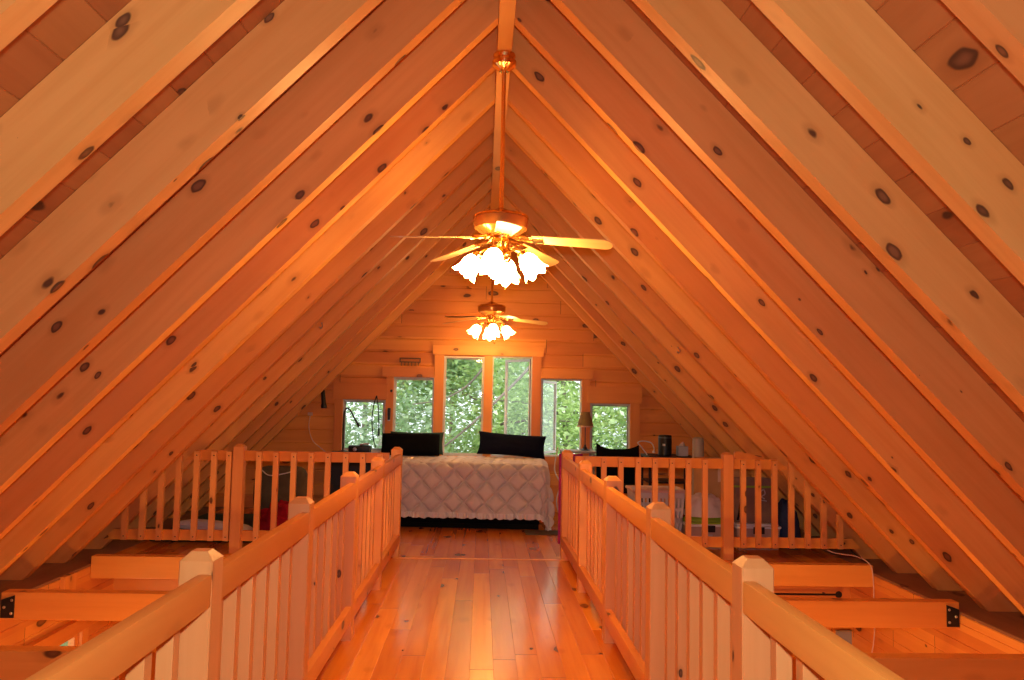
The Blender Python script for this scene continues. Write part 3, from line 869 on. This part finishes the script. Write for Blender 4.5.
# tower fan and dark tube
t = thing('tower_fan', 'taupe tower fan standing behind the right short railing', 'fan', (2.39, 8.95, 0))
MB().lathe([(0.0, 0.0), (0.13, 0.0), (0.135, 0.012), (0.10, 0.03), (0.0, 0.035)], 32).build('base', M_TOWER, t, True)
MB().grid(lambda u, v: ((0.078 - 0.012 * v) * math.cos(2 * math.pi * u), (0.06) * math.sin(2 * math.pi * u), 0.03 + 0.96 * v), 32, 6).build('body', M_TOWER, t, True)
MB().lathe([(0.066, 0.99), (0.062, 1.02), (0.04, 1.035), (0.0, 1.037)], 24, Matrix.Diagonal((1, 0.9, 1, 1))).build('cap', M_TOWER, t, True)
t = thing('waste_bin', 'slate grey upright bin standing beside the taupe tower fan', 'bin', (2.60, 9.20, 0))
t.scale = (1, 1, 0.9)
MB().lathe([(0.0, 0.0), (0.075, 0.0), (0.082, 0.02), (0.085, 0.84), (0.075, 0.85), (0.0, 0.85)], 28).build('body', M_SLATE, t, True)
MB().lathe([(0.086, 0.80), (0.09, 0.81), (0.09, 0.845), (0.08, 0.858), (0.0, 0.86)], 28).build('lid', M_SLATE, t, True)
# laundry basket
t = thing('laundry_basket', 'white slotted laundry basket heaped with clothes behind the railing', 'basket', (1.70, 8.05, 0))
t.scale = (1, 1, 1.12)
def bsk(name, z0, z1, w0, w1, mt, th=0.006):
    mb = MB()
    n_ = 4
    bw = lambda z: w0 + (w1 - w0) * z / 0.48
    # walls as vertical ribs between solid bands so the slots are real holes
    for z_a, z_b in ((0.0, 0.14), (0.20, 0.25), (0.31, 0.34), (0.42, 0.48)):
        for sx, sy, lx, ly in ((0, -1, 1, 0), (0, 1, 1, 0), (-1, 0, 0, 1), (1, 0, 0, 1)):
            a, b = bw(z_a), bw(z_b)
            hy = 0.75
            if lx:
                vs = [(-a, sy * a * hy, z_a), (a, sy * a * hy, z_a), (b, sy * b * hy, z_b), (-b, sy * b * hy, z_b)]
                vs += [(x, y - sy * th, z) for x, y, z in vs]
            else:
                vs = [(sx * a, -a * hy, z_a), (sx * a, a * hy, z_a), (sx * b, b * hy, z_b), (sx * b, -b * hy, z_b)]
                vs += [(x - sx * th, y, z) for x, y, z in vs]
            mb.add(vs, [(0, 1, 2, 3), (7, 6, 5, 4), (0, 4, 5, 1), (1, 5, 6, 2), (2, 6, 7, 3), (3, 7, 4, 0)])
    for sy in (-1, 1):
        for k in range(13):
            f = -0.94 + 1.88 * k / 12
            mb.add([], [])
            a, b = bw(0.13), bw(0.43); hw = 0.010
            vs = [(f * a - hw, sy * a * 0.75, 0.13), (f * a + hw, sy * a * 0.75, 0.13), (f * b + hw, sy * b * 0.75, 0.43), (f * b - hw, sy * b * 0.75, 0.43)]
            vs += [(x, y - sy * th, z) for x, y, z in vs]
            mb.add(vs, [(0, 1, 2, 3), (7, 6, 5, 4), (0, 4, 5, 1), (1, 5, 6, 2), (2, 6, 7, 3), (3, 7, 4, 0)])
    for sx in (-1, 1):
        for k in range(9):
            f = -0.92 + 1.84 * k / 8
            a, b = bw(0.13), bw(0.43); hw = 0.010
            vs = [(sx * a, f * a * 0.75 - hw, 0.13), (sx * a, f * a * 0.75 + hw, 0.13), (sx * b, f * b * 0.75 + hw, 0.43), (sx * b, f * b * 0.75 - hw, 0.43)]
            vs += [(x - sx * th, y, z) for x, y, z in vs]
            mb.add(vs, [(0, 1, 2, 3), (7, 6, 5, 4), (0, 4, 5, 1), (1, 5, 6, 2), (2, 6, 7, 3), (3, 7, 4, 0)])
    mb.box((-w0, -w0 * 0.75, 0.001), (w0, w0 * 0.75, 0.008))
    return mb.build(name, mt, t)
bsk('body', 0, 0.48, 0.215, 0.258, M_LINEN)
rim = MB()
for s_ in (1,):
    a = 0.262; b = a * 0.76
    rim.tube([(-a, -b, 0.482), (a, -b, 0.482)], 0.013, 8); rim.tube([(-a, b, 0.482), (a, b, 0.482)], 0.013, 8)
    rim.tube([(-a, -b, 0.482), (-a, b, 0.482)], 0.013, 8); rim.tube([(a, -b, 0.482), (a, b, 0.482)], 0.013, 8)
rim.build('rim', M_LINEN2, t, True)
def heap(name, label, mt, c, sx, sy, sz, seed, cat, fl=0.0, amp=0.25, group=None, k=2.2):
    def fn(u, v):
        q = 2 * math.pi * u; p = v * math.pi / 2
        d = Vector((math.cos(q) * math.cos(p), math.sin(q) * math.cos(p), math.sin(p)))
        r = 1 + amp * noise.noise(d * k + Vector((seed, 0, 0))) + amp * 0.5 * noise.noise(d * k * 2.6 + Vector((0, seed, 0)))
        return (c[0] + d.x * sx * r, c[1] + d.y * sy * r, c[2] + max(0, d.z) ** 0.8 * sz * r)
    mb = MB().grid(fn, 56, 22)
    o = mb.build(name, mt, None, True, angle=180)
    return tag(o, label, cat, group)
heap('folded_clothes', 'peach coloured clothes heaped on top of the white laundry basket', M_LINEN2, (1.68, 8.05, 0.50), 0.21, 0.15, 0.06, 3, 'clothes')
# storage bins
def storage_bin(x, y, w, d, h, label, mt):
    t = thing('storage_bin', label, 'storage bin', (x, y, 0.001), 0, 'storage bins behind the railing')
    mb = MB()
    mb.prism([(-w / 2 * 0.93, 0), (w / 2 * 0.93, 0), (w / 2, h), (-w / 2, h)], -d / 2, d / 2)
    mb.build('body', M_BIN, t)
    MB().box((-w / 2 - 0.012, -d / 2 - 0.012, h), (w / 2 + 0.012, d / 2 + 0.012, h + 0.022), 0.006).build('rim', M_WHITEP, t)
    MB().box((-w / 2 + 0.01, -d / 2 + 0.01, h + 0.022), (w / 2 - 0.01, d / 2 - 0.01, h + 0.040), 0.006).build('lid', mt, t)
    for sx in (-0.0,):
        MB().box((-0.055, -d / 2 - 0.026, h - 0.05), (0.055, -d / 2 - 0.012, h + 0.016), 0.004).build('latch', M_BLACK, t)
    MB().box((-0.05, -d / 2 - 0.002, h * 0.25), (0.035, -d / 2 + 0.003, h * 0.65), 0.001).build('sticker', M_TISSUE, t)
    return t
storage_bin(2.165, 7.92, 0.43, 0.36, 0.215, 'storage bin with black latch under the white pillow and lime lid', M_LIME)
storage_bin(2.655, 7.92, 0.43, 0.36, 0.205, 'storage bin with black latch under the brown tote bag', M_WHITEP)
# lime blanket fold and white pillow on first bin
heap('folded_blanket', 'lime green folded blanket between the storage bin and white pillow', M_LIME, (2.16, 7.92, 0.258), 0.205, 0.16, 0.06, 9, 'blanket', amp=0.1)
o = heap('pillow', 'white pillow bundle lying on the lime green blanket behind railing', M_LINEN, (2.17, 7.93, 0.30), 0.195, 0.17, 0.225, 13, 'pillow', amp=0.12)
# brown tote bag
t = thing('tote_bag', 'brown tote bag with lime green trim standing on a storage bin', 'bag', (2.655, 7.94, 0.2475))
def bag(u, v):
    q = 2 * math.pi * u
    c_, s_ = math.cos(q), math.sin(q)
    e = 0.35
    x = 0.205 * math.copysign(abs(c_) ** e, c_); y = 0.13 * math.copysign(abs(s_) ** e, s_)
    n_ = 0.012 * noise.noise(Vector((x * 9, y * 9, v * 3)))
    return (x * (1 - 0.05 * v) + n_, y * (1 - 0.25 * v) + n_, 0.001 + 0.43 * v)
MB().grid(bag, 48, 14).build('body', M_BROWNBAG, t, True)
MB().grid(lambda u, v: tuple(Vector(bag(u, 0.80 + 0.045 * v)) * 1.0 + Vector((0.004 * math.cos(2 * math.pi * u), 0.005 * math.sin(2 * math.pi * u), 0))), 48, 2).build('trim_band', M_LIME, t, True)
MB().tube(bez([(-0.13, -0.115, 0.39), (-0.15, -0.135, 0.25), (-0.17, -0.14, 0.10), (-0.185, -0.135, 0.03)], 6), 0.011, 8).build('strap', M_BLKCLOTH, t, True)
pr = MB()
pr.tube(bez([(0.05, -0.128, 0.31), (0.08, -0.128, 0.33), (0.095, -0.128, 0.29), (0.06, -0.13, 0.26), (0.09, -0.131, 0.24)], 6), 0.006, 6)
pr.tube(bez([(0.03, -0.131, 0.22), (0.07, -0.132, 0.225), (0.11, -0.132, 0.218)], 4), 0.005, 6)
pr.build('print', M_TISSUE, t)
t = thing('cardboard_box', 'cardboard box standing behind the brown tote bag and lime trim', 'box', (2.45, 8.45, 0.0))
MB().box((-0.20, -0.17, 0.001), (0.20, 0.17, 0.83)).build('body', M_CARD, t)
MB().box((-0.035, -0.1712, 0.60), (0.035, -0.1701, 0.83)).build('tape', M_LINEN2, t)
MB().box((-0.20, -0.17, 0.831), (0.20, -0.005, 0.835)).build('flap', M_CARD, t)
MB().box((-0.20, 0.005, 0.831), (0.20, 0.17, 0.835)).build('flap', M_CARD, t)
o = MB().prism([(-0.13, 0), (0.13, 0), (0.13, 0.028), (-0.06, 0.062), (-0.13, 0.066)], 0, 0.04).build('wood_wedge', M_TRIM, None, loc=(2.40, 7.276, 0.9148)); tag(o, 'small pine wedge lying on the short railing beside its post', 'wedge')
heap('blue_duffel', 'dark blue bag on the loft floor by the right sloped ceiling', M_BLUE, (3.02, 7.98, 0.002), 0.13, 0.22, 0.46, 4, 'bag', amp=0.12)
# thin cable dropping through the railing over the beam
o = MB().tube(bez([(3.12, 7.235, 0.10), (3.15, 7.15, 0.09), (3.19, 7.02, 0.10), (3.22, 6.90, 0.11), (3.255, 6.78, 0.095), (3.275, 6.715, 0.03), (3.28, 6.70, -0.20), (3.22, 6.6, -0.55), (3.05, 6.5, -0.95)], 10), 0.0045, 6).build('white_cable', M_LINEN2, None, True)
tag(o, 'thin white cable hanging down from the right short railing over the beam', 'cable')
o = MB().tube([(2.2, 7.12, -0.275), (3.14, 7.12, -0.275)], 0.009, 10).build('curtain_rod', M_BLACK, None, True)
tag(o, 'black curtain rod on the wall under the right loft edge', 'rod')
mb = MB(); mb.lathe([(0.028, 0.004), (0.032, 0), (0.028, -0.004), (0.024, 0)], 20, Tm((3.168, 7.12, -0.275)) @ Rm(90, 'X'), closed=True)
mb.build('finial_ring', M_BLACK, o, True)
for x in (2.4, 3.05): MB().box((x - 0.006, 7.12, -0.281), (x + 0.006, 7.18, -0.269)).build('bracket', M_BLACK, o)
o = MB().box((3.16, 7.155, -0.82), (3.33, 7.178, -0.60), 0.004).build('vent_panel', M_GREY); tag(o, 'grey square panel on the lower wall seen under the tie beam', 'panel')

# ------------------------------------------------------------------ things in the left loft
t = thing('cabinet', 'black cabinet standing behind the left short railing under the window', 'cabinet', (-1.64, 9.55, 0))
MB().box((-0.26, -0.22, 0.03), (0.26, 0.25, 0.725), 0.004).build('body', M_BLACK, t)
MB().box((-0.28, -0.24, 0.726), (0.30, 0.26, 0.75), 0.004).build('top', M_BLACK, t)
for x in (-0.13, 0.13):
    d_ = MB().box((x - 0.124, -0.232, 0.05), (x + 0.124, -0.2205, 0.70), 0.003).build('door', M_BLACK, t)
    MB().lathe([(0, 0.018), (0.010, 0.014), (0.006, 0.0)], 12, Tm((x - math.copysign(0.09, x), -0.232, 0.42)) @ Rm(90, 'X')).build('knob', M_STEEL, d_, True)
for x in (-0.22, 0.22):
    for y in (-0.18, 0.20): MB().box((x - 0.02, y - 0.02, 0.001), (x + 0.02, y + 0.02, 0.031)).build('leg', M_BLACK, t)
t = thing('gooseneck_lamp', 'black gooseneck lamp arching before the lowest window at left', 'lamp', (-1.755, 9.6, 0.7505))
MB().lathe([(0, 0), (0.06, 0), (0.062, 0.012), (0.02, 0.025), (0.0, 0.027)], 24).build('base', M_BLACK, t, True)
MB().tube(bez([(0, 0, 0.02), (-0.005, 0, 0.25), (0.0, 0, 0.46), (0.03, 0, 0.53), (0.075, 0, 0.50), (0.12, 0, 0.42), (0.155, 0, 0.36)], 8), [0.011] * 24 + [0.010] * 24 + [0.013], 10).build('neck', M_BLACK, t, True)
MB().tube([(0.150, 0, 0.37), (0.185, 0, 0.31)], [0.013, 0.018], 12).build('lamp_head', M_BLACK, t, True)
t = thing('radio', 'small black radio with silver top on the cabinet by the window', 'radio', (-1.535, 9.55, 0.7505))
MB().box((-0.14, -0.07, 0), (0.12, 0.07, 0.09), 0.018).build('body', M_BLACK, t, True)
MB().box((0.0, -0.05, 0.0905), (0.11, 0.04, 0.112), 0.006, Rm(-6, 'Y')).build('face_plate', M_STEEL, t)
MB().lathe([(0, 0.012), (0.022, 0.010), (0.024, 0)], 16, Tm((-0.06, -0.07, 0.045)) @ Rm(90, 'X')).build('dial', M_STEEL, t, True)
o = MB().tube(bez([(-1.44, 10.11, 1.44), (-1.475, 10.10, 1.30), (-1.485, 10.09, 1.10), (-1.46, 10.08, 0.90), (-1.43, 10.08, 0.78)], 8), 0.007, 8)
o.tube(bez([(-1.44, 10.11, 1.44), (-1.415, 10.10, 1.30), (-1.40, 10.09, 1.12), (-1.395, 10.09, 1.0)], 8), 0.007, 8)
o.tube([(-1.395, 10.09, 1.02), (-1.395, 10.09, 0.93)], 0.012, 8)
o = o.build('hanging_cord', M_BLACK, None, True); tag(o, 'dark looped cord hanging in front of the lowest left window', 'cord')
t = thing('flashlight', 'black flashlight hanging on the log wall under the left slope', 'flashlight', (-2.10, 10.10, 1.27))
MB().lathe([(0.0, 0.0), (0.036, 0.0), (0.038, 0.03), (0.028, 0.06), (0.026, 0.22), (0.02, 0.23), (0, 0.232)], 20, Rm(-6, 'Y')).build('body', M_BLACK, t, True)
MB().lathe([(0.0, -0.004), (0.028, -0.003), (0.03, 0.0)], 20, Rm(-6, 'Y')).build('lens', M_STEEL, t, True)
MB().tube(bez([(-0.02, 0, 0.23), (-0.005, 0.02, 0.29), (0.0, 0.05, 0.33)], 5), 0.004, 6).build('strap', M_BLACK, t)
o = MB().lathe([(0, 0), (0.016, 0.0), (0.018, 0.05), (0.020, 0.052), (0.020, 0.15), (0.0, 0.155)], 16).build('spray_can', M_BLACK, None, True, loc=(-1.275, 10.105, 1.135))
tag(o, 'small dark can with silver end hung on the left window casing', 'can')
MB().lathe([(0.0, -0.012), (0.015, -0.010), (0.017, 0.03), (0.0, 0.032)], 16).build('cap', M_STEEL, o, True)
o = MB().lathe([(0, 0.03), (0.014, 0.028), (0.018, 0.015), (0.01, 0.0)], 16, Tm((-1.255, 10.132, 1.505)) @ Rm(90, 'X')).build('knob_hook', M_BLACK, None, True); tag(o, 'tiny black knob on the casing between left windows', 'knob')
t = thing('key_rack', 'small dark key rack on the log wall above left windows', 'key rack', (-1.03, 10.15, 1.88))
frame_ring(MB(), -0.135, 0.135, -0.005, 0.055, -0.018, 0.0, 0.012).build('frame', M_OLIVE, t)
for k in range(6):
    x = -0.11 + 0.044 * k
    MB().tube(bez([(x, -0.012, -0.005), (x, -0.014, -0.035), (x, -0.03, -0.045), (x, -0.035, -0.03)], 4), 0.005, 6).build('hook', M_OLIVE, t)
o = MB().tube(bez([(-2.28, 10.15, 1.18), (-2.29, 10.145, 1.02), (-2.24, 10.145, 0.86), (-2.14, 10.14, 0.77), (-2.05, 10.14, 0.70)], 8), 0.006, 8).build('white_cable', M_LINEN2, None, True)
tag(o, 'thin pale cable trailing down the log wall under the left slope', 'cable')
MB().box((-2.31, 10.135, 1.17), (-2.25, 10.158, 1.21), 0.004).build('clip', M_LINEN2, o)
# bedding on the floor
t = MB().box((-3.25, 7.75, 0.001), (-1.95, 9.3, 0.05), 0.02).build('floor_mattress', M_DKGREEN, None, True); tag(t, 'dark green sleeping mat on the left loft floor', 'mat')
pillow('pillow', 'pale crumpled pillow lying on the dark green mat behind railing', M_LINEN, 0.70, 0.34, 0.12, Tm((-2.70, 7.96, 0.115)) @ Rm(4, 'Y') @ Rm(82, 'X'), ear=0.03, seed=8)
heap('red_blanket', 'red fleece blanket heaped on the green mat at left', M_RED, (-2.11, 8.33, 0.05), 0.27, 0.27, 0.26, 21, 'blanket')
t = thing('duffel_bag', 'dark olive duffel bag standing behind the red blanket', 'bag', (-2.28, 8.85, 0.052))
def duf(u, v):
    q = 2 * math.pi * u; a = 2 * v - 1
    r = 0.24 * max(0, 1 - abs(a) ** 6) ** 0.4
    return (a * 0.30, 0.75 * r * math.cos(q) + 0.01 * noise.noise(Vector((a * 4, q, 2))), 0.30 + 1.22 * r * math.sin(q))
MB().grid(duf, 32, 24).build('body', M_OLIVE, t, True)
MB().tube(bez([(-0.2, -0.10, 0.55), (-0.1, -0.16, 0.50), (0.05, -0.17, 0.52), (0.16, -0.12, 0.55)], 6), 0.006, 8).build('strap', M_LINEN, t, True)
# small hooks screwed into rafters
for x, y, lab in ((-1.60, 7.352, 'small silver cup hook on a rafter of the left slope'), (1.75, 7.352, 'small pale hook on a rafter of the right slope')):
    z = HB - SL * abs(x) + 0.10
    o = MB().tube(bez([(0, 0, 0.02), (0, -0.025, 0.015), (0.012, -0.04, -0.01), (0.0, -0.045, -0.035), (-0.014, -0.035, -0.02)], 5), 0.006, 8).build('cup_hook', M_STEEL, None, True, loc=(x, y, z))
    tag(o, lab, 'hook', 'cup hooks on the rafters')

# ------------------------------------------------------------------ outside: ground and trees
struct(MB().box((-30, YW + 0.3, -3.3), (30, 60, -3.2)).build('ground', M_GROUND))
def tree(x, y, h, cr, lm, bark, label, nleaf, seed, lean=0.0, z0=-3.2, low=0.2, ls=0.062, branches=7, rt=0.11):
    rnd = random.Random(seed)
    t = thing('tree', label, 'tree', (x, y, z0), 0, 'trees outside the loft windows')
    tr = MB()
    top = Vector((lean * h, 0.1 * h * rnd.uniform(-1, 1), h * 0.96))
    path = bez([(0, 0, 0), (lean * h * 0.3 + rnd.uniform(-.1, .1), rnd.uniform(-.1, .1), h * 0.35), (lean * h * 0.65, rnd.uniform(-.2, .2), h * 0.68), top], 5)
    tr.tube(path, [rt * (1 - 0.85 * i / (len(path) - 1)) for i in range(len(path))], 8)
    tips = []
    for b in range(branches):
        f = low + (0.95 - low) * (b + rnd.random()) / branches
        p = path[min(int(f * (len(path) - 1)), len(path) - 1)]
        az = rnd.uniform(0, 6.283); L = cr * (1.15 - 0.6 * f) * rnd.uniform(0.7, 1.15)
        d = Vector((math.cos(az), math.sin(az), rnd.uniform(0.1, 0.6)))
        q = [p, p + d * L * 0.5 + Vector((0, 0, 0.05)), p + d * L + Vector((0, 0, -0.05 * L))]
        pp = bez(q, 4)
        tr.tube(pp, [rt * 0.34 * (1 - 0.8 * i / (len(pp) - 1)) for i in range(len(pp))], 5)
        tips += pp[3:]
    tr.build('trunk', bark, t)
    lf = MB()
    for _ in range(nleaf):
        c = rnd.choice(tips) + Vector((rnd.gauss(0, 1), rnd.gauss(0, 1), rnd.gauss(0, 0.75))) * cr * 0.24
        a = Vector((rnd.gauss(0, 1), rnd.gauss(0, 1), rnd.gauss(0, 0.5))).normalized()
        n_ = Vector((rnd.gauss(0, .7), rnd.gauss(0, .7) - 0.3, 1)).normalized()
        b_ = n_.cross(a); b_ = b_.normalized() if b_.length > 1e-4 else Vector((1, 0, 0))
        s_ = ls * rnd.uniform(0.6, 1.3)
        lf.add([c - a * s_, c + b_ * s_ * 0.5, c + a * s_, c - b_ * s_ * 0.5], [(0, 1, 2, 3)])
    me = bpy.data.meshes.new('foliage'); me.from_pydata(lf.v, [], lf.f); me.materials.append(lm)
    o = bpy.data.objects.new('foliage', me); COL.objects.link(o); o.parent = t
    return t
MAPLE = tree(-0.2, 15.0, 7.4, 2.2, M_LEAF[0], M_BARK, 'leafy green maple filling the tall window above the bed', 9000, 1, 0.03)
tree(1.6, 15.6, 7.0, 2.2, M_LEAF[0], M_BARK, 'leafy maple behind the open casement window near the lamp', 9000, 2, -0.02)
tree(-2.3, 14.6, 7.0, 1.7, M_LEAF[1], M_PALEBARK, 'leaning pale birch seen through the window above the black pillow', 9000, 3, 0.10, rt=0.09)
tree(-3.9, 16.2, 6.0, 2.0, M_LEAF[1], M_BARK, 'grey green tree behind the lowest left window', 12000, 4)
tree(3.7, 16.4, 6.2, 2.1, M_LEAF[1], M_BARK, 'grey green tree behind the lowest right window', 8000, 5)
tree(-0.8, 18.6, 8.0, 2.4, M_LEAF[0], M_BARK, 'broad green tree standing behind the maple outside', 9000, 11, ls=0.075)
tree(2.6, 19.0, 8.0, 2.4, M_LEAF[0], M_BARK, 'broad green tree seen past the open casement sash', 9000, 12, ls=0.075)
tree(-5.6, 19.0, 8.0, 2.4, M_LEAF[2], M_BARK, 'dark evergreen at the far left outside', 9000, 13, ls=0.075)
tree(0.7, 21.5, 9.5, 2.8, M_LEAF[0], M_BARK, 'tall pale green tree standing further back outside', 8000, 6, ls=0.075)
tree(-3.2, 21.5, 9.0, 2.8, M_LEAF[2], M_BARK, 'dark hemlock standing further back on the left side', 8000, 7, ls=0.075)
tree(4.4, 22.0, 9.0, 2.8, M_LEAF[2], M_BARK, 'dark hemlock standing further back on the right side', 8000, 8, ls=0.075)
def limb(pts, r0, r1):
    p = bez(pts, 6); n_ = len(p)
    o = MB().tube(p, [r0 + (r1 - r0) * i / (n_ - 1) for i in range(n_)], 8).build('branch', M_BARK, MAPLE, True)
    o.location = -MAPLE.location
    o['label'] = 'bare dark branch'
limb([(-1.1, 12.9, 0.35), (-0.55, 13.0, 0.75), (0.1, 13.1, 1.35), (0.75, 13.2, 2.05), (1.0, 13.4, 2.6), (0.5, 14.3, 3.2), (-0.05, 15.0, 3.35)], 0.012, 0.04)
limb([(-1.2, 12.6, 1.32), (-0.75, 12.6, 1.40), (-0.35, 12.65, 1.62), (-0.05, 12.7, 2.0), (0.05, 12.9, 2.4), (0.0, 13.9, 3.0), (-0.1, 15.0, 3.2)], 0.008, 0.03)

# ------------------------------------------------------------------ light
W = bpy.data.worlds.new('overcast sky'); S.world = W; W.use_nodes = True
nt = W.node_tree
bg = nt.nodes['Background']
bg.inputs[0].default_value = (0.93, 0.98, 1.0, 1); bg.inputs[1].default_value = 1.8
def light(name, kind, loc, power, col, size=0.1, size_y=None, look=None):
    l = bpy.data.lights.new(name, kind); l.energy = power; l.color = col
    if kind == 'AREA':
        l.size = size
        if size_y: l.shape = 'RECTANGLE'; l.size_y = size_y
    elif kind == 'POINT': l.shadow_soft_size = size
    o = bpy.data.objects.new(name, l); COL.objects.link(o); o.location = loc
    if look is not None: o.rotation_euler = (Vector(look) - Vector(loc)).to_track_quat('-Z', 'Y').to_euler()
    return o
light('camera_flash', 'AREA', (-0.09, 0.02, 1.56), 45, (0.90, 0.97, 1.15), 0.07, 0.045, look=(0.2, 6, 2.1))
for i, (x, y) in enumerate(((-2.0, 5.0), (2.0, 5.0), (0.0, 1.5))):
    light('lower_room_lamp', 'POINT', (x, y, -1.1), 44, (1.0, 0.50, 0.16), 0.12)
sun = bpy.data.lights.new('sun', 'SUN'); sun.energy = 3.0; sun.angle = R(20); sun.color = (1, 0.97, 0.9)
so = bpy.data.objects.new('sun', sun); COL.objects.link(so); so.rotation_euler = (R(38), R(12), 0)
